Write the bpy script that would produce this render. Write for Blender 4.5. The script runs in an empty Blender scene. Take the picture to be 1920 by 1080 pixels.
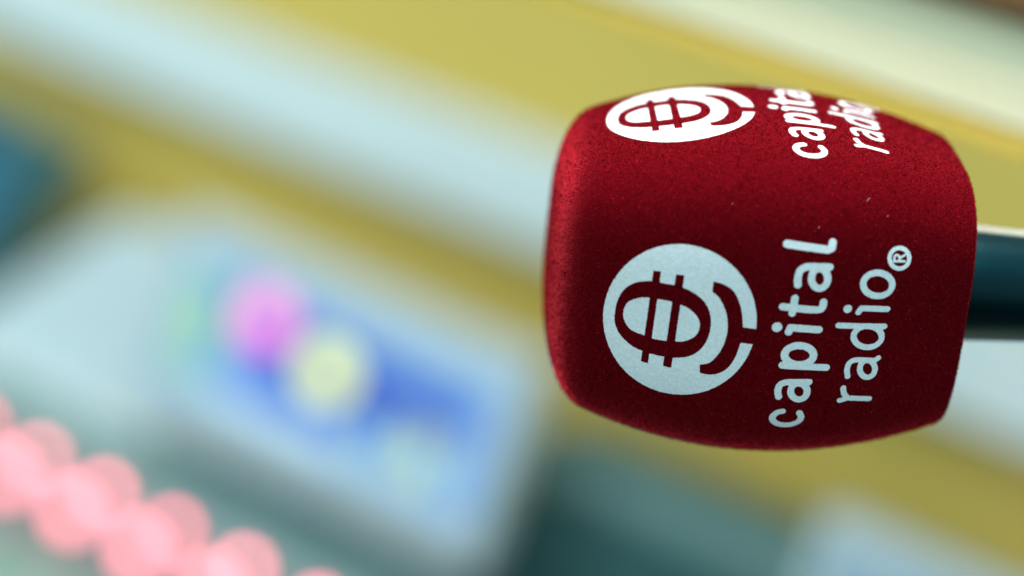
import bpy, math, random, json
import numpy as np
from mathutils import Matrix, Vector

# ------------------------------------------------------------------ camera
SC = bpy.context.scene
COL = SC.collection
EX = Vector((.78580, -.32715, .52488))
EZ = Vector((.29808, .94391, .14208))
EY = Vector((.54192, -.04480, -.83924))
M3 = Matrix((EX, EY, EZ))                    # camera axes -> room axes
cam_d = bpy.data.cameras.new('camera')
cam_d.lens = 85; cam_d.sensor_width = 36
cam_d.clip_start = .02; cam_d.clip_end = 60
cam_d.dof.use_dof = True
cam_d.dof.focus_distance = .590
cam_d.dof.aperture_fstop = 2.9
cam_d.dof.aperture_blades = 0
cam = bpy.data.objects.new('camera', cam_d); COL.objects.link(cam)
cam.matrix_world = M3.to_4x4()
SC.camera = cam
SC.render.resolution_x = 1024; SC.render.resolution_y = 576

# ------------------------------------------------------------------ light
W = bpy.data.worlds.new('World'); SC.world = W; W.use_nodes = True
bg = W.node_tree.nodes['Background']
bg.inputs['Color'].default_value = (.50, .82, .86, 1)
bg.inputs['Strength'].default_value = 1.08
# the room is brighter above than towards the floor
_t = W.node_tree; _c = _t.nodes.new('ShaderNodeTexCoord'); _s = _t.nodes.new('ShaderNodeSeparateXYZ'); _r = _t.nodes.new('ShaderNodeValToRGB')
_m = _t.nodes.new('ShaderNodeMath'); _m.operation = 'MULTIPLY_ADD'; _m.inputs[1].default_value = .5; _m.inputs[2].default_value = .5
_t.links.new(_c.outputs['Generated'], _s.inputs[0]); _t.links.new(_s.outputs['Z'], _m.inputs[0]); _t.links.new(_m.outputs[0], _r.inputs['Fac'])
_r.color_ramp.elements[0].position = .28; _r.color_ramp.elements[0].color = (.03, .07, .075, 1)
_r.color_ramp.elements[1].position = .50; _r.color_ramp.elements[1].color = (.53, .82, .88, 1)
_t.links.new(_r.outputs['Color'], bg.inputs['Color'])

def cam_pt(x, y, z): return M3 @ Vector((x, y, z))
def area(name, pos, target, size, power, col, sy=None):
    l = bpy.data.lights.new(name, 'AREA'); l.shape = 'RECTANGLE'
    l.size = size; l.size_y = sy or size; l.energy = power; l.color = col
    o = bpy.data.objects.new(name, l); COL.objects.link(o)
    o.location = pos
    o.rotation_euler = (Vector(target) - Vector(pos)).to_track_quat('-Z', 'Y').to_euler()
    return o
MIC_AT = cam_pt(.060, .006, -.622)
key = area('key_softbox', cam_pt(.12, .72, -.44), MIC_AT, .30, 1.6, (1, .80, .80))
key.data.spread = math.radians(60)
area('rim_softbox', cam_pt(-.36, .09, -1.27), MIC_AT, .15, 5.5, (1, .85, .85))
area('front_fill', cam_pt(-.35, .55, .25), MIC_AT, .7, 4.2, (.95, 1, 1))  # unseen fill lamp, added to lift the windscreen front and its print
area('low_rim_fill', cam_pt(-.25, -.50, -1.0), MIC_AT, .25, 1.3, (1, .95, .9))  # unseen lamp added to light the underside fuzz, standing in for background glow
area('blue_strip', cam_pt(.35, .55, .05), MIC_AT + cam_pt(.07, 0, 0), .08, 1.5, (.25, .8, 1), .5)
area('background_fill', (-1.75, .35, .75), (-1.35, 1.6, -.3), .9, 11, (.86, 1, .95))  # unseen lamp added to brighten the wall and the devices at left

VS = SC.view_settings
SC.display_settings.display_device = 'sRGB'
VS.view_transform = 'Standard'; VS.look = 'None'; VS.exposure = 0; VS.gamma = 1
VS.use_curve_mapping = False
SC.render.engine = 'CYCLES'
SC.cycles.use_denoising = True
SC.cycles.use_adaptive_sampling = False
SC.cycles.sample_clamp_indirect = 4
SC.cycles.max_bounces = 6
SC.cycles.pixel_filter_type = 'BLACKMAN_HARRIS'
SC.cycles.filter_width = 1.6

# ------------------------------------------------------------------ materials
def lin(r, g, b):
    f = lambda c: (c/255/12.92) if c <= 10 else ((c/255+.055)/1.055)**2.4
    return (f(r), f(g), f(b), 1)
def mat(name, col, rough=.6, metal=0, var=0, scale=30, bump=0, bscale=200, sheen=0, sheen_tint=(1, 1, 1, 1),
        sheen_rough=.5, coat=0, spec=.5, stretch=None):
    m = bpy.data.materials.new(name); m.use_nodes = True
    nt = m.node_tree; b = nt.nodes['Principled BSDF']
    b.inputs['Base Color'].default_value = col; b.inputs['Roughness'].default_value = rough
    b.inputs['Metallic'].default_value = metal; b.inputs['Coat Weight'].default_value = coat
    b.inputs['Specular IOR Level'].default_value = spec
    b.inputs['Sheen Weight'].default_value = sheen; b.inputs['Sheen Tint'].default_value = sheen_tint
    b.inputs['Sheen Roughness'].default_value = sheen_rough
    tc = nt.nodes.new('ShaderNodeTexCoord'); mp = nt.nodes.new('ShaderNodeMapping')
    nt.links.new(tc.outputs['Object'], mp.inputs['Vector'])
    if stretch: mp.inputs['Scale'].default_value = stretch
    if var:
        n = nt.nodes.new('ShaderNodeTexNoise'); n.inputs['Scale'].default_value = scale
        n.inputs['Detail'].default_value = 5
        nt.links.new(mp.outputs[0], n.inputs['Vector'])
        mx = nt.nodes.new('ShaderNodeMix'); mx.data_type = 'RGBA'; mx.name = 'colmix'
        mx.inputs['A'].default_value = tuple(c*(1-var) for c in col[:3])+(1,)
        mx.inputs['B'].default_value = tuple(min(1, c*(1+var)) for c in col[:3])+(1,)
        nt.links.new(n.outputs['Fac'], mx.inputs['Factor'])
        nt.links.new(mx.outputs['Result'], b.inputs['Base Color'])
    if bump:
        n2 = nt.nodes.new('ShaderNodeTexNoise'); n2.inputs['Scale'].default_value = bscale
        n2.inputs['Detail'].default_value = 4
        nt.links.new(mp.outputs[0], n2.inputs['Vector'])
        bp = nt.nodes.new('ShaderNodeBump'); bp.inputs['Strength'].default_value = bump
        bp.inputs['Distance'].default_value = .0009
        nt.links.new(n2.outputs['Fac'], bp.inputs['Height'])
        nt.links.new(bp.outputs[0], b.inputs['Normal'])
    return m
def glow(name, col, s=1.0):
    m = bpy.data.materials.new(name); m.use_nodes = True
    b = m.node_tree.nodes['Principled BSDF']
    b.inputs['Base Color'].default_value = (col[0]*.3, col[1]*.3, col[2]*.3, 1)
    b.inputs['Emission Color'].default_value = col; b.inputs['Emission Strength'].default_value = s
    b.inputs['Roughness'].default_value = .4
    return m

# ------------------------------------------------------------------ helpers
def tag(o, label=None, cat=None, group=None, kind=None):
    if label: o['label'] = label
    if cat: o['category'] = cat
    if group: o['group'] = group
    if kind: o['kind'] = kind
    return o
def mesh_obj(name, V, Fc, m, parent=None, smooth=False):
    me = bpy.data.meshes.new(name); me.from_pydata([tuple(map(float, v)) for v in V], [], [tuple(map(int, f)) for f in Fc])
    me.materials.append(m)
    if smooth: me.polygons.foreach_set('use_smooth', [True]*len(me.polygons))
    me.update()
    o = bpy.data.objects.new(name, me); COL.objects.link(o)
    if parent: o.parent = parent
    return o
def empty(name, loc=(0, 0, 0)):
    o = bpy.data.objects.new(name, None); o.empty_display_size = .02; COL.objects.link(o); o.location = loc
    return o
def box(name, x0, x1, y0, y1, z0, z1, m, parent=None, bev=.002, seg=2):
    import bmesh
    bm = bmesh.new(); bmesh.ops.create_cube(bm, size=1)
    for v in bm.verts:
        v.co = Vector(((x0+x1)/2+v.co.x*(x1-x0), (y0+y1)/2+v.co.y*(y1-y0), (z0+z1)/2+v.co.z*(z1-z0)))
    if bev: bmesh.ops.bevel(bm, geom=bm.edges[:], offset=bev, segments=seg, affect='EDGES', profile=.6)
    me = bpy.data.meshes.new(name); bm.to_mesh(me); bm.free(); me.materials.append(m)
    o = bpy.data.objects.new(name, me); COL.objects.link(o)
    if parent: o.parent = parent
    return o
def prism(name, pts, y0, y1, m, parent=None, bev=.004):
    """outline in x/z, thickness along y"""
    import bmesh
    bm = bmesh.new()
    f = bm.faces.new([bm.verts.new((x, y0, z)) for x, z in pts])
    r = bmesh.ops.extrude_face_region(bm, geom=[f])
    for v in [g for g in r['geom'] if isinstance(g, bmesh.types.BMVert)]: v.co.y = y1
    bmesh.ops.recalc_face_normals(bm, faces=bm.faces[:])
    if bev: bmesh.ops.bevel(bm, geom=bm.edges[:], offset=bev, segments=3, affect='EDGES', profile=.6)
    me = bpy.data.meshes.new(name); bm.to_mesh(me); bm.free(); me.materials.append(m)
    o = bpy.data.objects.new(name, me); COL.objects.link(o)
    if parent: o.parent = parent
    return o
def lathe(name, prof, m, parent=None, n=72, axis='x'):
    V, Fc = [], []
    for a, r in prof:
        for k in range(n):
            t = 2*math.pi*k/n
            c, s = r*math.cos(t), r*math.sin(t)
            V.append((a, c, s) if axis == 'x' else ((c, s, a) if axis == 'z' else (c, a, s)))
    for i in range(len(prof)-1):
        for k in range(n):
            k2 = (k+1) % n
            Fc.append((i*n+k, i*n+k2, (i+1)*n+k2, (i+1)*n+k))
    Fc.append(tuple(range(n))[::-1]); Fc.append(tuple((len(prof)-1)*n+k for k in range(n)))
    o = mesh_obj(name, V, Fc, m, parent, True)
    for p in o.data.polygons[-2:]: p.use_smooth = False
    return o

# ------------------------------------------------------------------ room
M_wall = mat('beech_wall', (.70, .46, .085, 1), .55, var=.12, scale=6, stretch=(1, 1, 14))
M_rail = mat('pale_duct', (.74, .76, .77, 1), .5, var=.05, scale=8)
M_desk = mat('desk_laminate', (.50, .52, .42, 1), .45, var=.1, scale=10)
M_pale = mat('pale_casing', (.66, .71, .77, 1), .45, var=.05, scale=12)
M_grey = mat('grey_blue_casing', (.36, .47, .54, 1), .55, var=.12, scale=12)
M_white = mat('white_casing', (.82, .83, .82, 1), .5, var=.04, scale=12)
M_teal = mat('dark_teal_casing', (.040, .125, .135, 1), .5, var=.2, scale=12)
M_con = mat('console_grey', (.19, .31, .31, 1), .5, var=.15, scale=10)
M_conl = mat('console_light_grey', (.36, .50, .44, 1), .5, var=.1, scale=10)
M_black = mat('black_rubber', (.02, .025, .025, 1), .6, var=.2, scale=40)

# wall behind the desk: horizontal boards with thin shadow gaps are one sheet of panelling
wall = box('wall', -3.2, .6, 1.62, 1.72, -1.25, 1.2, M_wall, bev=0)
tag(wall, kind='structure')
floor = box('floor', -3.2, .6, -1.2, 1.62, -1.33, -1.254, mat('floor_carpet', (.12, .15, .15, 1), .9, var=.2, scale=80), bev=0)
tag(floor, kind='structure')

rail = empty('cable_duct', (-1.2, 1.6, -.19))
tag(rail, 'long pale cyan-white cable duct running along the yellow wood wall behind the microphone', 'cable duct')
box('channel', -1.9, 1.6, -.012, .018, -.045, .036, M_rail, rail, .004)
box('cover', -1.9, 1.6, -.020, -.0125, -.042, .033, M_rail, rail, .003)

desk = empty('studio_desk', (-.9, 1.2, -.56))
tag(desk, 'grey-green studio desk carrying the mixing console and the monitors', 'desk')
box('desktop', -1.1, 1.2, -.42, .40, -.03, 0, M_desk, desk, .004)
for sx in (-1.04, 1.14):
    for sy in (-.36, .34):
        box('leg', sx-.025, sx+.025, sy-.025, sy+.025, -.69, -.031, M_teal, desk, .003)
box('cable_trough', -1.1, .015, .362, .395, .0005, .125, M_con, desk, .004)
DZ = -.559

# ---- shelf: pale laminated board with a golden lower lip, above and behind the microphone
shelf = empty('overhead_shelf', (-.35, .80, 0))
tag(shelf, 'pale cream laminated shelf board with a golden edge strip, upper right above the microphone', 'shelf')
M_ply = mat('cream_laminate', (.66, .62, .40, 1), .5, var=.38, scale=5, stretch=(1, 1, 90))
M_gold = mat('golden_edge', (.60, .40, .045, 1), .5, var=.15, scale=8, stretch=(1, 1, 10))
box('board', -.75, .95, -.05, .12, -.0145, .0196, M_ply, shelf, .001)
box('edge_strip', -.75, .95, -.049, .119, -.0225, -.0150, M_gold, shelf, .001)
for px in (-.745, .925): box('post', px-.015, px+.015, .02, .05, -1.252, -.0235, M_teal, shelf, .002)
bx = tag(box('wooden_crate', -.62, .30, .74, .90, .0200, .13, mat('dark_brown_wood', (.13, .065, .014, 1), .85, var=.5, scale=12, stretch=(1, 1, 8)), None, .004), 'dark brown wooden crate standing on the cream shelf in the upper right corner', 'crate')

# ---- the monitor with the coloured picture
def monitor(label, loc, x0, x1, z0, z1, bez, m, lit=True):
    r = empty('monitor', loc); tag(r, label, 'monitor')
    w = bez
    box('casing', x0, x1, 0, .022, z0, z1, m, r, .005)
    box('bezel', x0, x1, -.006, -.0005, z1-w[0], z1, m, r, .002)
    box('bezel', x0, x1, -.006, -.0005, z0, z0+w[2], m, r, .002)
    box('bezel', x0, x0+w[1], -.006, -.0005, z0+w[2]+.0005, z1-w[0]-.0005, m, r, .002)
    box('bezel', x1-w[3], x1, -.006, -.0005, z0+w[2]+.0005, z1-w[0]-.0005, m, r, .002)
    zb = DZ - loc[2]
    box('stand', (x0+x1)/2-.03, (x0+x1)/2+.03, .024, .040, zb+.006, z0+.07, M_teal, r, .004)
    box('foot', (x0+x1)/2-.08, (x0+x1)/2+.08, -.03, .09, zb, zb+.006, M_teal, r, .002)
    return r
mon = monitor('pale blue framed monitor showing a blue picture with a pink patch and a yellow disc', (-1.0, 1.40, -.35),
              -.165, .165, -.085, .075, (.024, .012, .030, .014), M_pale)
scr = box('screen', -.152, .150, -.0022, -.0012, -.054, .050, glow('screen_light_blue', lin(125, 172, 218), .95), mon, 0)
def blot(name, pts, col, s=1.0, y=-.0026):
    V = [(x+1.0-0, y, z+.35) for x, z in pts]
    n = len(V)
    return mesh_obj(name, V+[(a, y+.0003, c) for a, b, c in V],
                    [tuple(range(n))]+[((i+1) % n, i, i+n, (i+1) % n+n) for i in range(n)], glow(name+'_light', col, s), scr)
def disc_pts(cx, cz, r, ry=None, n=28):
    return [(cx+r*math.cos(2*math.pi*k/n), cz+(ry or r)*math.sin(2*math.pi*k/n)) for k in range(n)]
blot('blue_window', [(-1.105, -.312), (-.868, -.326), (-.868, -.352), (-.93, -.368), (-1.085, -.386), (-1.105, -.372)], lin(40, 82, 200), .8)
blot('deep_blue_panel', [(-1.082, -.355), (-.985, -.362), (-.965, -.385), (-1.082, -.388)], lin(10, 90, 205), .9, -.0031)
blot('green_panel', [(-1.147, -.318), (-1.108, -.318), (-1.108, -.39), (-1.147, -.39)], lin(150, 205, 170), .9)
blot('pale_panel', [(-1.105, -.3885), (-.975, -.3885), (-.975, -.403), (-1.105, -.403)], lin(180, 215, 240), .95)
blot('pink_patch', [(-1.092, -.336), (-1.086, -.316), (-1.066, -.310), (-1.052, -.318), (-1.047, -.334), (-1.060, -.344), (-1.078, -.347)], (1, .20, .52, 1), 1.75, -.0036)
blot('yellow_disc', disc_pts(-1.002, -.3455, .021, .017), (.92, 1, .16, 1), 1.7, -.0041)
for k in range(9):
    x = -.948+.0092*k
    blot('chart_bar', [(x, -.352-.0015*(k % 3)), (x+.0055, -.352-.0015*(k % 3)), (x+.0055, -.398), (x, -.398)], [lin(190, 225, 140), lin(120, 165, 225), lin(60, 110, 215)][k % 3], 1.1, -.0033)
for k in range(5):
    x = -1.104+.011*k
    blot('text_column', [(x, -.334), (x+.004, -.334), (x+.004, -.384), (x, -.384)], lin(130, 175, 235), 1, -.0034)
blot('lime_patch', disc_pts(-.903, -.372, .007, .016), (.85, 1, .22, 1), .85, -.0042)

mon2 = monitor('pale blank-looking monitor at the lower right corner below the microphone', (-.372, 1.30, -.348),
               -.185, .20, -.12, .080, (.02, .012, .02, .012), M_grey)
scr2 = box('screen', -.172, .186, -.0022, -.0012, -.099, .059, glow('screen_pale_blue', lin(150, 195, 220), .4), mon2, 0)

# ---- pale device at the left with a slanted shoulder
dev = empty('studio_speaker', (-1.27, 1.45, -.45))
tag(dev, 'pale blue-grey desktop unit with a slanted shoulder, left of the lit monitor', 'desktop unit')
prism('casing', [(-.205, -.100), (.088, -.100), (.088, .112), (.052, .128), (-.015, .134), (-.150, .0), (-.205, -.045)], 0, .09, M_pale, dev, .006)
box('front_ledge', -.20, .095, -.05, -.002, -.100, -.012, M_white, dev, .005)
# ---- blue screen at the far left edge
dv2 = empty('tablet', (-1.535, 1.52, -.40))
tag(dv2, 'small tablet with a blue lit screen and dark frame at the left edge', 'tablet')
prism('frame', [(-.12, -.155), (.00, -.155), (.125, .105), (.02, .115), (-.12, .115)], 0, .03, M_teal, dv2, .003)
prism('screen', [(-.10, -.06), (.015, -.055), (.055, .03), (.05, .085), (-.10, .09)], -.003, -.0005, glow('tablet_blue', lin(30, 120, 160), .45), dv2, 0)

# ---- dark teal rack unit behind the gap between the monitors
rk = empty('rack_unit', (-.70, 1.47, DZ))
tag(rk, 'dark teal equipment case standing between the two monitors', 'equipment case')
box('case', -.165, .22, 0, .10, 0, .224, M_teal, rk, .006)
box('front_panel', -.157, .212, -.006, -.0005, .192, .218, M_con, rk, .003)
for kx in (-.06, 0, .06, .12):
    box('vent', kx, kx+.03, -.004, -.0005, .03, .11, M_black, rk, .002)

# ---- mixing console with its row of lit red keys
con = empty('mixing_console', (-1.0, 1.24, DZ))
tag(con, 'dark teal mixing console with a row of glowing red keys', 'mixing console')
box('body', -.26, .42, -.06, .10, 0, .068, M_con, con, .004)
box('front_panel', -.255, .415, -.078, -.062, 0, .066, M_conl, con, .003)
box('meter_bridge', -.26, .42, .0125, .10, .0685, .120, M_con, con, .004)
M_red = glow('red_key_light', (1, .24, .30, 1), 18)
M_red2 = glow('pale_red_key_light', (1, .24, .30, 1), 6.6)
M_reds = [glow('red_key_light', (1, .15+.03*q, .21+.03*q, 1), e) for q, e in enumerate((12.5, 15, 13.5))]
for k in range(6):
    x = -1.178 + .0660*k + 1.0
    kx = empty('lit_key'); kx.parent = con; kx.location = (x, .003, .106)
    for nm, dx, dy, dz, m in (('upper_lamp', 0, .005, 0, M_red), ('lower_lamp', -.016, -.004, -.020, M_red2)):
        g_ = 1 if nm == 'upper_lamp' else 1.85
        if nm == 'upper_lamp': m = M_reds[(k*2) % 3]
        l = lathe(nm, [(-.002, .0050*g_), (.002, .0050*g_), (.0034, .0036*g_), (.004, .001*g_)], m, kx, 20, 'y')
        l.location = (dx, dy, dz)
        l.rotation_euler = (math.pi, 0, 0)
for k in range(9):
    f = lathe('fader', [(0, .006), (.008, .0055), (.009, .004)], M_black, con, 20, 'z')
    f.location = (-.21+.066*k, -.03, .0683)

# ------------------------------------------------------------------ microphone
L = 100.0
H0, AL, AR, N, RT, RB, HX = 42.512, .241, .220, 3.304, 8.212, .6, 1.433
TIP, TA = -51.0, 9.8
def prof(x):
    x = np.asarray(x, float)
    u = (x-HX)/(L/2); a = np.where(u < 0, AL, AR); h = H0*(1-a*u*u)
    d = np.clip(TIP+TA-x, 0, TA)/TA; h = h*np.maximum(1-d**2.2, 1e-9)**.25   # rounded tip
    d = np.clip(x-(L/2-RB), 0, RB); h = h-RB+np.sqrt(np.maximum(RB**2-d**2, 0))
    return h
def ang(th):
    c, s = np.cos(th), np.sin(th); r = (np.abs(c)**N+np.abs(s)**N)**(-1/N)
    return r*c, r*s
TH = np.linspace(0, math.pi/4, 200)
_c, _s = ang(TH); _l = np.r_[0, np.cumsum(np.hypot(np.diff(_c), np.diff(_s)))]
TMAX = _l[-1]
def face(x, t, f, off=0.):
    """point and outward direction; f = 0 front(-y) 1 top(+z) 2 back(+y) 3 underside(-z)"""
    x = np.asarray(x, float); t = np.asarray(t, float)
    h = prof(x); th = np.interp(np.abs(t)/h, _l, TH); c, s = ang(th)
    gx, gy = np.abs(c)**(N-1), np.abs(s)**(N-1)*np.sign(t); g = np.hypot(gx, gy)
    d = c*h+gx/g*off; q = np.sign(t)*s*h+gy/g*off
    nd, nq = gx/g, gy/g
    if f == 0: P, Q = (x, -d, q), (-nd, nq)
    elif f == 1: P, Q = (x, q, d), (nq, nd)
    elif f == 2: P, Q = (x, d, -q), (nd, -nq)
    else: P, Q = (x, -q, -d), (-nq, -nd)
    return np.stack(P, -1), np.stack(((prof(x-.5)-prof(x+.5)), Q[0]+0*x, Q[1]+0*x), -1)

MIC = empty('microphone')
def rotm(r):
    a = np.linalg.norm(r); k = r/a; K = np.array([[0, -k[2], k[1]], [k[2], 0, -k[0]], [-k[1], k[0], 0]])
    return np.eye(3)+np.sin(a)*K+(1-np.cos(a))*K@K
RM = Matrix(rotm(np.array([-1.169, .098, -.014])).tolist())
T = (M3 @ RM).to_4x4(); T.translation = cam_pt(.06034, .005919, -.622429)
MIC.matrix_world = T
tag(MIC, 'microphone with dark red flocked foam windscreen, white printed emblem and lettering, and dark teal handle', 'microphone')

# red flocked foam
M_foam = mat('red_flocked_foam', (.10, .0006, .003, 1), .95, var=.8, scale=2400, bump=.35, bscale=2600,
             sheen=1, sheen_tint=(1, .03, .06, 1), sheen_rough=.35, spec=.03)
th = np.linspace(0, 2*math.pi, 257)[:-1]; cc, ss = ang(th)
_ph = np.linspace(.0006, math.pi/2, 44)
xs = np.concatenate([TIP+TA*(1-np.cos(_ph)**(2/2.2)), np.linspace(TIP+TA, L/2-RB, 90)[1:],
                     L/2-RB*(1-np.sin(np.linspace(0, np.pi/2, 5)))[1:]])
hs = prof(xs)
rings = list(zip(xs, hs)) + [(L/2, hs[-1]*f) for f in (.97, .85, .7, .5, .38)] + [(L/2-3, hs[-1]*.34)]
V = np.concatenate([np.stack([np.full_like(cc, x), cc*h, ss*h], -1) for x, h in rings])/1000
nn = 256; Fc = []
for i in range(len(rings)-1):
    for k in range(nn):
        k2 = (k+1) % nn; Fc.append((i*nn+k, i*nn+k2, (i+1)*nn+k2, (i+1)*nn+k))
Fc.append(tuple(range(nn))[::-1]); Fc.append(tuple((len(rings)-1)*nn+k for k in range(nn)))
foam = mesh_obj('foam_windscreen', V, [f[::-1] for f in Fc], M_foam, MIC, True)

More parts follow.
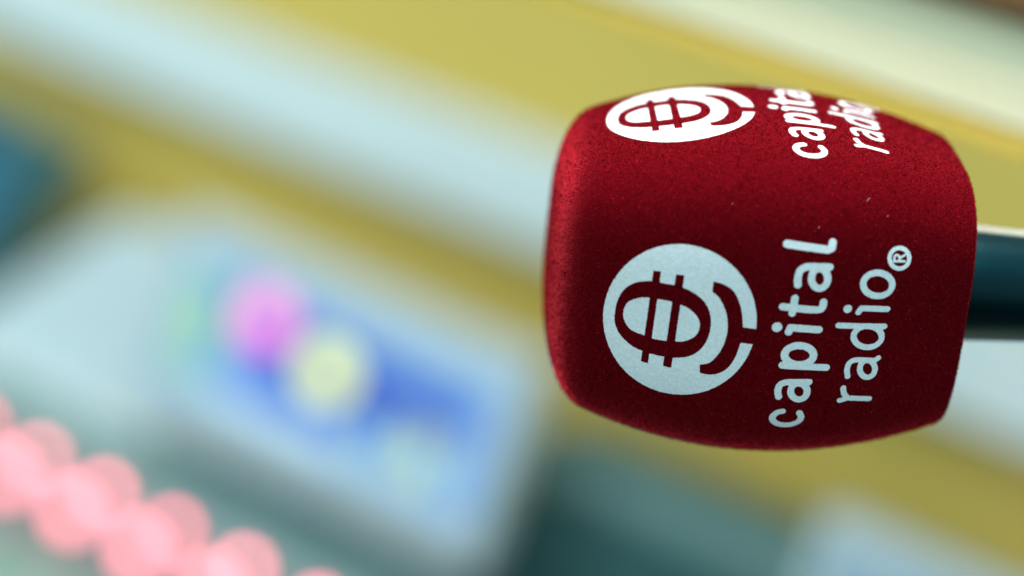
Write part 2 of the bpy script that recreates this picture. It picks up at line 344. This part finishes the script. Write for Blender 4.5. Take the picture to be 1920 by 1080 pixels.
# ---- printed emblem and lettering, as filled outlines wrapped round the foam
TR = json.loads('{"strokes":[[0.971,[[1.67,22.68],[11.75,21.72],[12.62,22.14],[12.7,23.51]]],[0.917,[[5.41,12.74],[5.35,13.0],[5.27,13.37],[5.2,13.8],[5.17,14.24],[5.18,14.71],[5.22,15.23],[5.3,15.73],[5.45,16.16],[5.67,16.51],[5.95,16.8],[6.28,17.04],[6.65,17.22],[7.01,17.35],[7.38,17.41],[7.85,17.44],[8.48,17.47],[9.44,17.49],[10.65,17.5],[11.8,17.49],[12.6,17.49]]],[0.89,[[12.46,14.69],[12.47,14.03],[12.34,13.42],[12.09,12.89],[11.73,12.47],[11.28,12.2],[10.78,12.09],[10.25,12.16],[9.74,12.4],[9.28,12.78],[8.9,13.29],[8.62,13.89],[8.48,14.54],[8.47,15.19],[8.59,15.8],[8.85,16.33],[9.21,16.74],[9.66,17.0],[10.17,17.11],[10.69,17.04],[11.2,16.81],[11.66,16.43],[12.04,15.93],[12.31,15.33],[12.46,14.69]]],[0.944,[[2.4,6.96],[3.22,6.91],[4.39,6.83],[5.7,6.74],[6.89,6.68],[8.0,6.62],[9.11,6.56],[10.12,6.54],[10.91,6.56],[11.43,6.65],[11.73,6.78],[11.91,6.97],[12.06,7.2],[12.17,7.53],[12.2,7.95],[12.19,8.34],[12.19,8.62]]],[0.917,[[5.09,9.32],[4.93,5.41]]],[0.944,[[12.02,1.36],[5.03,1.64],[4.7,0.47]]],[0.917,[[4.29,-8.46],[15.23,-8.67]]],[0.944,[[11.65,-5.41],[11.62,-6.08],[11.35,-6.71],[10.85,-7.26],[10.16,-7.7],[9.33,-7.99],[8.41,-8.11],[7.47,-8.06],[6.57,-7.85],[5.78,-7.48],[5.14,-6.98],[4.7,-6.38],[4.49,-5.73],[4.53,-5.06],[4.8,-4.43],[5.3,-3.87],[5.98,-3.43],[6.81,-3.14],[7.72,-3.01],[8.66,-3.05],[9.56,-3.27],[10.36,-3.65],[11.0,-4.15],[11.44,-4.76],[11.65,-5.41]]],[0.863,[[4.63,-17.28],[4.53,-16.96],[4.38,-16.51],[4.24,-16.01],[4.16,-15.55],[4.17,-15.12],[4.22,-14.68],[4.32,-14.27],[4.47,-13.93],[4.69,-13.66],[4.96,-13.45],[5.28,-13.27],[5.65,-13.14],[6.05,-13.04],[6.48,-12.99],[6.99,-12.95],[7.65,-12.92],[8.58,-12.87],[9.72,-12.82],[10.8,-12.79],[11.55,-12.77]]],[0.863,[[11.47,-15.38],[11.49,-15.98],[11.37,-16.54],[11.12,-17.03],[10.75,-17.42],[10.29,-17.67],[9.77,-17.77],[9.22,-17.71],[8.69,-17.49],[8.21,-17.14],[7.81,-16.67],[7.53,-16.13],[7.37,-15.54],[7.36,-14.94],[7.48,-14.39],[7.74,-13.91],[8.11,-13.53],[8.57,-13.29],[9.09,-13.19],[9.63,-13.25],[10.16,-13.45],[10.63,-13.79],[11.03,-14.25],[11.31,-14.79],[11.47,-15.38]]],[0.809,[[6.27,-21.52],[6.03,-21.58],[5.67,-21.66],[5.28,-21.79],[4.94,-22.0],[4.63,-22.31],[4.33,-22.71],[4.09,-23.15],[4.0,-23.57],[4.07,-24.0],[4.28,-24.46],[4.57,-24.89],[4.92,-25.24],[5.35,-25.51],[5.86,-25.73],[6.41,-25.88],[6.95,-25.97],[7.5,-25.99],[8.05,-25.95],[8.6,-25.86],[9.1,-25.71],[9.56,-25.52],[10.0,-25.27],[10.39,-24.98],[10.7,-24.67],[10.93,-24.33],[11.08,-23.95],[11.17,-23.57],[11.19,-23.2],[11.08,-22.81],[10.87,-22.41],[10.64,-22.06],[10.49,-21.81]]],[0.728,[[20.07,-17.89],[21.99,-17.2],[27.58,-17.54]]],[0.728,[[21.81,-17.01],[21.61,-16.78],[21.32,-16.46],[21.01,-16.09],[20.77,-15.73],[20.63,-15.35],[20.52,-14.93],[20.46,-14.56],[20.41,-14.3]]],[0.701,[[21.01,-11.07],[20.92,-10.76],[20.78,-10.31],[20.65,-9.81],[20.59,-9.34],[20.58,-8.88],[20.61,-8.4],[20.69,-7.95],[20.85,-7.56],[21.06,-7.25],[21.33,-6.98],[21.68,-6.77],[22.14,-6.62],[22.77,-6.55],[23.54,-6.56],[24.34,-6.59],[25.05,-6.62],[25.65,-6.66],[26.22,-6.71],[26.72,-6.74],[27.15,-6.72],[27.48,-6.61],[27.75,-6.43],[27.94,-6.25],[28.09,-6.13]]],[0.728,[[27.7,-9.08],[27.73,-9.68],[27.62,-10.24],[27.39,-10.72],[27.04,-11.09],[26.6,-11.31],[26.11,-11.38],[25.59,-11.29],[25.08,-11.04],[24.62,-10.66],[24.23,-10.17],[23.95,-9.6],[23.8,-9.0],[23.77,-8.4],[23.88,-7.85],[24.12,-7.37],[24.47,-7.01],[24.9,-6.79],[25.39,-6.72],[25.91,-6.8],[26.41,-7.04],[26.88,-7.42],[27.26,-7.91],[27.54,-8.47],[27.7,-9.08]]],[0.755,[[16.71,2.63],[28.37,2.31]]],[0.755,[[28.11,-0.41],[28.1,-1.14],[27.84,-1.82],[27.35,-2.4],[26.67,-2.84],[25.84,-3.11],[24.92,-3.2],[23.98,-3.09],[23.07,-2.8],[22.26,-2.34],[21.61,-1.75],[21.15,-1.06],[20.92,-0.33],[20.94,0.4],[21.2,1.09],[21.68,1.67],[22.35,2.12],[23.17,2.4],[24.08,2.49],[25.02,2.38],[25.93,2.09],[26.75,1.63],[27.41,1.03],[27.88,0.33],[28.11,-0.41]]],[0.755,[[28.48,6.9],[21.83,7.19],[21.22,6.11]]],[0.809,[[28.83,13.08],[28.77,12.32],[28.46,11.63],[27.92,11.05],[27.19,10.63],[26.31,10.39],[25.35,10.34],[24.37,10.5],[23.45,10.85],[22.64,11.37],[22.0,12.01],[21.56,12.75],[21.37,13.52],[21.44,14.27],[21.75,14.96],[22.29,15.54],[23.02,15.96],[23.9,16.21],[24.85,16.25],[25.82,16.1],[26.75,15.75],[27.56,15.24],[28.2,14.59],[28.64,13.86],[28.83,13.08]]],[0.54,[[32.34,19.69],[32.33,19.04],[32.15,18.43],[31.8,17.91],[31.33,17.52],[30.75,17.28],[30.1,17.21],[29.43,17.31],[28.79,17.58],[28.22,17.99],[27.76,18.53],[27.44,19.15],[27.28,19.8],[27.3,20.46],[27.48,21.06],[27.83,21.57],[28.31,21.96],[28.9,22.2],[29.55,22.28],[30.21,22.18],[30.85,21.91],[31.41,21.5],[31.87,20.97],[32.19,20.35],[32.34,19.69]]],[0.297,[[28.63,19.06],[31.22,19.0]]],[0.297,[[28.63,19.06],[28.59,19.28],[28.53,19.6],[28.49,19.93],[28.51,20.18],[28.61,20.36],[28.76,20.49],[28.93,20.57],[29.1,20.6],[29.27,20.55],[29.45,20.44],[29.61,20.29],[29.74,20.1],[29.82,19.85],[29.86,19.54],[29.89,19.24],[29.91,19.04]]],[0.297,[[29.83,19.76],[31.06,20.5]]]],"dots":[[1.268,1.72,1.55],[1.079,18.43,7.0]],"outer":[[-37.01,-0.76],[-37.02,0.5],[-36.96,1.95],[-36.76,3.34],[-36.39,4.61],[-35.89,5.81],[-35.29,6.84],[-34.59,7.65],[-33.79,8.28],[-32.94,8.8],[-32.07,9.2],[-31.15,9.49],[-30.13,9.7],[-29.03,9.81],[-27.84,9.83],[-26.52,9.8],[-24.98,9.73],[-23.31,9.61],[-21.75,9.35],[-20.36,8.92],[-19.07,8.37],[-17.93,7.71],[-16.96,6.99],[-16.14,6.17],[-15.46,5.24],[-14.92,4.17],[-14.52,2.98],[-14.26,1.77],[-14.13,0.56],[-14.15,-0.67],[-14.28,-1.88],[-14.51,-3.06],[-14.87,-4.21],[-15.36,-5.27],[-16.01,-6.25],[-16.8,-7.13],[-17.64,-7.84],[-18.51,-8.35],[-19.44,-8.7],[-20.46,-8.96],[-21.6,-9.17],[-22.83,-9.29],[-24.1,-9.33],[-25.44,-9.27],[-26.84,-9.13],[-28.19,-8.91],[-29.5,-8.66],[-30.77,-8.34],[-31.97,-7.88],[-33.14,-7.18],[-34.24,-6.33],[-35.15,-5.49],[-35.78,-4.7],[-36.22,-3.91],[-36.56,-3.12],[-36.8,-2.4],[-36.95,-1.68]],"inner":[[-35.09,0.44],[-35.03,1.3],[-34.85,2.19],[-34.54,2.97],[-34.1,3.58],[-33.53,4.07],[-32.87,4.5],[-32.15,4.89],[-31.33,5.21],[-30.42,5.43],[-29.38,5.53],[-28.25,5.54],[-27.16,5.52],[-26.16,5.51],[-25.2,5.48],[-24.24,5.39],[-23.22,5.24],[-22.2,5.04],[-21.25,4.77],[-20.4,4.43],[-19.63,4.04],[-18.93,3.57],[-18.28,3.03],[-17.71,2.42],[-17.26,1.79],[-16.97,1.15],[-16.81,0.5],[-16.75,-0.17],[-16.78,-0.87],[-16.91,-1.58],[-17.17,-2.25],[-17.62,-2.87],[-18.2,-3.43],[-18.83,-3.91],[-19.45,-4.25],[-20.13,-4.51],[-20.94,-4.71],[-21.96,-4.85],[-23.1,-4.95],[-24.21,-5.01],[-25.22,-5.05],[-26.2,-5.06],[-27.14,-5.01],[-28.02,-4.88],[-28.87,-4.68],[-29.76,-4.45],[-30.79,-4.22],[-31.86,-3.95],[-32.78,-3.59],[-33.46,-3.1],[-33.99,-2.52],[-34.42,-1.87],[-34.76,-1.15],[-34.99,-0.37]],"arc":[[-14.86,11.93],[-14.36,11.85],[-13.65,11.75],[-12.86,11.6],[-12.13,11.39],[-11.49,11.11],[-10.85,10.79],[-10.25,10.39],[-9.69,9.89],[-9.19,9.25],[-8.73,8.49],[-8.31,7.69],[-7.95,6.9],[-7.64,6.12],[-7.39,5.34],[-7.18,4.55],[-6.99,3.78],[-6.82,2.97],[-6.67,2.12],[-6.56,1.37],[-6.48,0.85],[-1.25,0.57],[-1.12,-3.48],[-6.54,-3.26],[-6.67,-3.99],[-6.86,-5.05],[-7.09,-6.21],[-7.36,-7.23],[-7.67,-8.09],[-8.02,-8.9],[-8.41,-9.64],[-8.84,-10.29],[-9.3,-10.84],[-9.8,-11.29],[-10.32,-11.67],[-10.86,-11.99],[-11.43,-12.24],[-12.02,-12.43],[-12.62,-12.55],[-13.2,-12.61],[-13.8,-12.6],[-14.42,-12.52],[-14.96,-12.41],[-15.34,-12.34],[-15.6,-10.19],[-15.19,-10.07],[-14.61,-9.91],[-13.97,-9.69],[-13.4,-9.36],[-12.92,-8.91],[-12.46,-8.37],[-12.03,-7.75],[-11.64,-7.08],[-11.28,-6.35],[-10.95,-5.56],[-10.66,-4.72],[-10.43,-3.86],[-10.25,-2.97],[-10.13,-2.04],[-10.06,-1.09],[-10.06,-0.17],[-10.12,0.76],[-10.26,1.68],[-10.45,2.58],[-10.66,3.4],[-10.91,4.15],[-11.19,4.84],[-11.5,5.48],[-11.82,6.08],[-12.15,6.66],[-12.5,7.19],[-12.86,7.68],[-13.23,8.11],[-13.65,8.48],[-14.11,8.79],[-14.53,9.04],[-14.81,9.22]],"b1":[[-29.15,12.6],[-27.31,12.6],[-27.89,-11.72],[-29.64,-11.54]],"b2":[[-23.78,12.49],[-21.82,12.47],[-22.25,-12.01],[-24.3,-11.85]],"disc":[[-3.33,3.23],[-3.33,-1.9],[-4.6,-6.84],[-7.03,-11.3],[-10.46,-15.0],[-14.65,-17.71],[-19.32,-19.21],[-24.15,-19.32],[-28.82,-17.99],[-32.98,-15.37],[-36.33,-11.68],[-38.63,-7.21],[-39.75,-2.24],[-39.63,2.94],[-38.28,7.96],[-35.8,12.43],[-32.35,16.05],[-28.18,18.6],[-23.59,19.93],[-18.87,19.96],[-14.34,18.7],[-10.28,16.2],[-6.95,12.63],[-4.58,8.2]]}')
def seg_dist(P, A, B):
    d = B-A; t = np.clip(((P-A)@d)/max(d@d, 1e-9), 0, 1)
    return np.linalg.norm(P-A-t[:, None]*d, axis=1)
def stroke_sdf(P, pts, w):
    pts = np.array(pts, float); D = np.full(len(P), 1e3)
    for a, b in zip(pts[:-1], pts[1:]): D = np.minimum(D, seg_dist(P, a, b))
    return D-w
def poly_sdf(P, pts):
    pts = np.array(pts, float); D = np.full(len(P), 1e3); ins = np.zeros(len(P), bool)
    for a, b in zip(pts, np.roll(pts, -1, 0)):
        D = np.minimum(D, seg_dist(P, a, b))
        c = (a[1] > P[:, 1]) != (b[1] > P[:, 1])
        with np.errstate(divide='ignore', invalid='ignore'):
            xx = (b[0]-a[0])*(P[:, 1]-a[1])/(b[1]-a[1])+a[0]
        ins ^= c & (P[:, 0] < xx)
    return np.where(ins, -D, D)
def emblem_sdf(P):
    disc = (np.hypot((P[:, 0]+21.5)/18.25, (P[:, 1]-.35)/19.75)-1)*19
    dark = np.maximum(poly_sdf(P, TR['outer']), -poly_sdf(P, TR['inner']))
    for k in ('arc', 'b1', 'b2'): dark = np.minimum(dark, poly_sdf(P, TR[k]))
    return np.maximum(disc, -dark)
def text_sdf(P):
    D = np.full(len(P), 1e3)
    for w, pts in TR['strokes']: D = np.minimum(D, stroke_sdf(P, pts, w))
    for r, x, t in TR['dots']: D = np.minimum(D, np.hypot(P[:, 0]-x, P[:, 1]-t)-r)
    return D
def filled(fn, x0, x1, t0, t1, st):
    nx, nt_ = int((x1-x0)/st)+1, int((t1-t0)/st)+1
    X, Tt = np.meshgrid(x0+st*np.arange(nx), t0+st*np.arange(nt_), indexing='ij')
    S = fn(np.stack([X.ravel(), Tt.ravel()], -1)).reshape(nx, nt_)
    S = S+np.random.default_rng(3).normal(0, .035, S.shape)
    vid, VV, FF = {}, [], []
    def vert(key, p):
        if key not in vid: vid[key] = len(VV); VV.append(p)
        return vid[key]
    for i in range(nx-1):
        Si = S[i:i+2]
        js = np.nonzero(np.minimum(np.minimum(Si[0, :-1], Si[0, 1:]), np.minimum(Si[1, :-1], Si[1, 1:])) < 0)[0]
        for j in js:
            cs = [(i, j), (i+1, j), (i+1, j+1), (i, j+1)]; out = []
            for a, b in zip(cs, cs[1:]+cs[:1]):
                sa, sb = S[a], S[b]
                if sa < 0: out.append(vert(a, (x0+st*a[0], t0+st*a[1])))
                if (sa < 0) != (sb < 0):
                    f = sa/(sa-sb)
                    out.append(vert((min(a, b), max(a, b)), (x0+st*(a[0]+f*(b[0]-a[0])), t0+st*(a[1]+f*(b[1]-a[1])))))
            if len(out) >= 3: FF.append(out)
    return np.array(VV), FF, (x0, t0, st, S)
M_print = mat('white_flock_print', (.72, .75, .75, 1), .9, var=.22, scale=1300, bump=.22, bscale=1400, sheen=.25, spec=.1)
pe = filled(emblem_sdf, -41, -2, -21, 22, .22)
pt = filled(text_sdf, -1, 36, -28, 26, .17)
for f in range(4):
    for nm, (VV, FF, _) in (('printed_emblem', pe), ('printed_lettering', pt)):
        P3, _n = face(VV[:, 0], VV[:, 1], f, .10)
        mesh_obj(nm, P3/1000, FF, M_print, foam, True)

# ---- flock fibres: short slivers standing out of the surface
def flock(name, cnt, want_print, m, ln, wd, seed):
    rg = np.random.default_rng(seed)
    PP, NN = [], []
    for f in range(4):
        n = int(cnt*(1.0 if f < 2 else .35))
        x = rg.uniform(TIP+2.0, L/2, n); t = rg.uniform(-TMAX, TMAX, n)*prof(x)
        inp = np.zeros(n, bool)
        for (_, _, (x0, t0, st, S)) in (pe, pt):
            i = np.round((x-x0)/st).astype(int); j = np.round((t-t0)/st).astype(int)
            ok = (i >= 0) & (j >= 0) & (i < S.shape[0]) & (j < S.shape[1])
            inp[ok] |= S[i[ok], j[ok]] < (-.12 if want_print else .10)
        k = inp if want_print else ~inp
        p, q = face(x[k], t[k], f, .08 if want_print else -.02)
        PP.append(p); NN.append(q)
    if not want_print:
        n = cnt//5; a = rg.uniform(0, 2*np.pi, n); rho = np.sqrt(rg.uniform(0, .66, n)); c, s = ang(a); hp = H0*(1-AL*1.05)
        u = (1-rho**4)**(1/2.2); ax, rd = 2.2*u**1.2/TA, 4*rho**3/hp
        xx = TIP+TA*(1-u); r = prof(xx)
        PP.append(np.stack([xx, c*r, s*r], -1)); NN.append(np.stack([-ax, rd*c, rd*s], -1))
        a = rg.uniform(0, 2*np.pi, n); c, s = ang(a); h = hs[-1]-.2
        PP.append(np.stack([np.full(n, L/2-.1), c*h, s*h], -1)); NN.append(np.stack([np.full(n, .7), c, s], -1))
    PP = np.concatenate(PP); NN = np.concatenate(NN); NN /= np.linalg.norm(NN, axis=1)[:, None]
    n = len(PP)
    D = NN*.55+rg.normal(0, .42, (n, 3)); D /= np.linalg.norm(D, axis=1)[:, None]
    Sd = np.cross(D, rg.normal(0, 1, (n, 3))); Sd /= np.linalg.norm(Sd, axis=1)[:, None]
    ll = rg.uniform(.5, 1.2, (n, 1))*ln
    A = PP-Sd*wd/2; B = PP+Sd*wd/2; C = PP+D*ll
    V = np.stack([A, B, C], 1).reshape(-1, 3)/1000
    me = bpy.data.meshes.new(name)
    me.vertices.add(3*n); me.vertices.foreach_set('co', V.ravel())
    me.loops.add(3*n); me.loops.foreach_set('vertex_index', np.arange(3*n, dtype=np.int32))
    me.polygons.add(n); me.polygons.foreach_set('loop_start', np.arange(0, 3*n, 3, dtype=np.int32))
    me.update(calc_edges=True); me.materials.append(m)
    o = bpy.data.objects.new(name, me); COL.objects.link(o); o.parent = foam; o['kind'] = 'stuff'
    return o
def fibre_mat(name, a, b, c):
    m = bpy.data.materials.new(name); m.use_nodes = True; nt = m.node_tree
    bs = nt.nodes['Principled BSDF']; bs.inputs['Roughness'].default_value = .8
    bs.inputs['Specular IOR Level'].default_value = .02
    g = nt.nodes.new('ShaderNodeNewGeometry'); r = nt.nodes.new('ShaderNodeValToRGB')
    r.color_ramp.elements[0].color = a; r.color_ramp.elements[1].color = c
    e = r.color_ramp.elements.new(.8); e.color = b
    nt.links.new(g.outputs['Random Per Island'], r.inputs['Fac'])
    nt.links.new(r.outputs['Color'], bs.inputs['Base Color'])
    tr = nt.nodes.new('ShaderNodeBsdfTranslucent'); ms = nt.nodes.new('ShaderNodeMixShader'); ms.inputs[0].default_value = .4
    nt.links.new(r.outputs['Color'], tr.inputs['Color'])
    nt.links.new(bs.outputs[0], ms.inputs[1]); nt.links.new(tr.outputs[0], ms.inputs[2])
    nt.links.new(ms.outputs[0], nt.nodes['Material Output'].inputs['Surface'])
    return m
M_fib = fibre_mat('red_fibre', (.03, .0002, .001, 1), (.20, .001, .004, 1), (.50, .03, .045, 1))
M_fibw = fibre_mat('white_fibre', (.62, .65, .66, 1), (.84, .86, .86, 1), (.9, .9, .9, 1))
flock('red_flock_pile', 56000, False, M_fib, .60, .17, 1)
flock('white_flock_pile', 60000, True, M_fibw, .22, .13, 2)

# lint specks caught in the pile
rg = random.Random(5); M_lint = mat('lint_white', (.6, .45, .45, 1), .9)
spots = [(21, 34, 1.3), (26, 30, .5), (9, 27, .4), (-12, 31, .35)]
for x, t, ln in spots:
    a0 = rg.uniform(.5, 1.1); V, Fc = [], []
    for k in range(5):
        s = (k/4-.5)*ln; a = a0+.3*math.sin(k)
        P3, q = face([x+s*math.cos(a)], [t+s*math.sin(a)], 0, .45+.15*math.sin(k*1.3))
        p = Vector(P3[0])/1000
        for dx, dz in ((-.05, -.05), (.05, -.05), (0, .06)):
            V.append(p+Vector((dx, 0, dz))/1000)
        if k:
            b = len(V)-6
            for q1, q2 in ((0, 1), (1, 2), (2, 0)): Fc.append((b+q1, b+q2, b+3+q2, b+3+q1))
    mesh_obj('lint', V, Fc, M_lint, foam)

# handle
M_handle = mat('dark_teal_metal', (.001, .020, .025, 1), .33, metal=.85, var=.15, scale=60, bump=.1, bscale=900, coat=.08, spec=.3)
M_ring = mat('steel_ring', (.5, .55, .55, 1), .25, metal=1)
mm = lambda p: [(a/1000, b/1000) for a, b in p]
hd = lathe('handle', mm([(38, 14.2), (52, 15.3), (60, 15.0), (80, 14.3), (110, 12.9), (160, 11.4), (215, 10.6), (216.5, 10.2), (217, 9.4)]), M_handle, MIC)
hd.location = (0, 0, -.0010)
lathe('connector_ring', mm([(213.5, 10.75), (214, 11.1), (219, 11.1), (219.5, 10.6)]), M_ring, hd)
lathe('socket', mm([(218, 9), (224, 9), (224.4, 8.6)]), M_black, hd)
tsm = box('rim_highlight_strip', .040, .150, -.0024, .0024, 0, .0010, mat('painted_rim_highlight', (.30, .32, .24, 1), .4), hd, .0005)  # pale strip added to paint the bright rim highlight along the handle top
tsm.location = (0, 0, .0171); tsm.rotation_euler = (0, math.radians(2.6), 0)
box('switch', .118, .130, -.0035, .0035, .0112, .0142, M_black, hd, .0008)
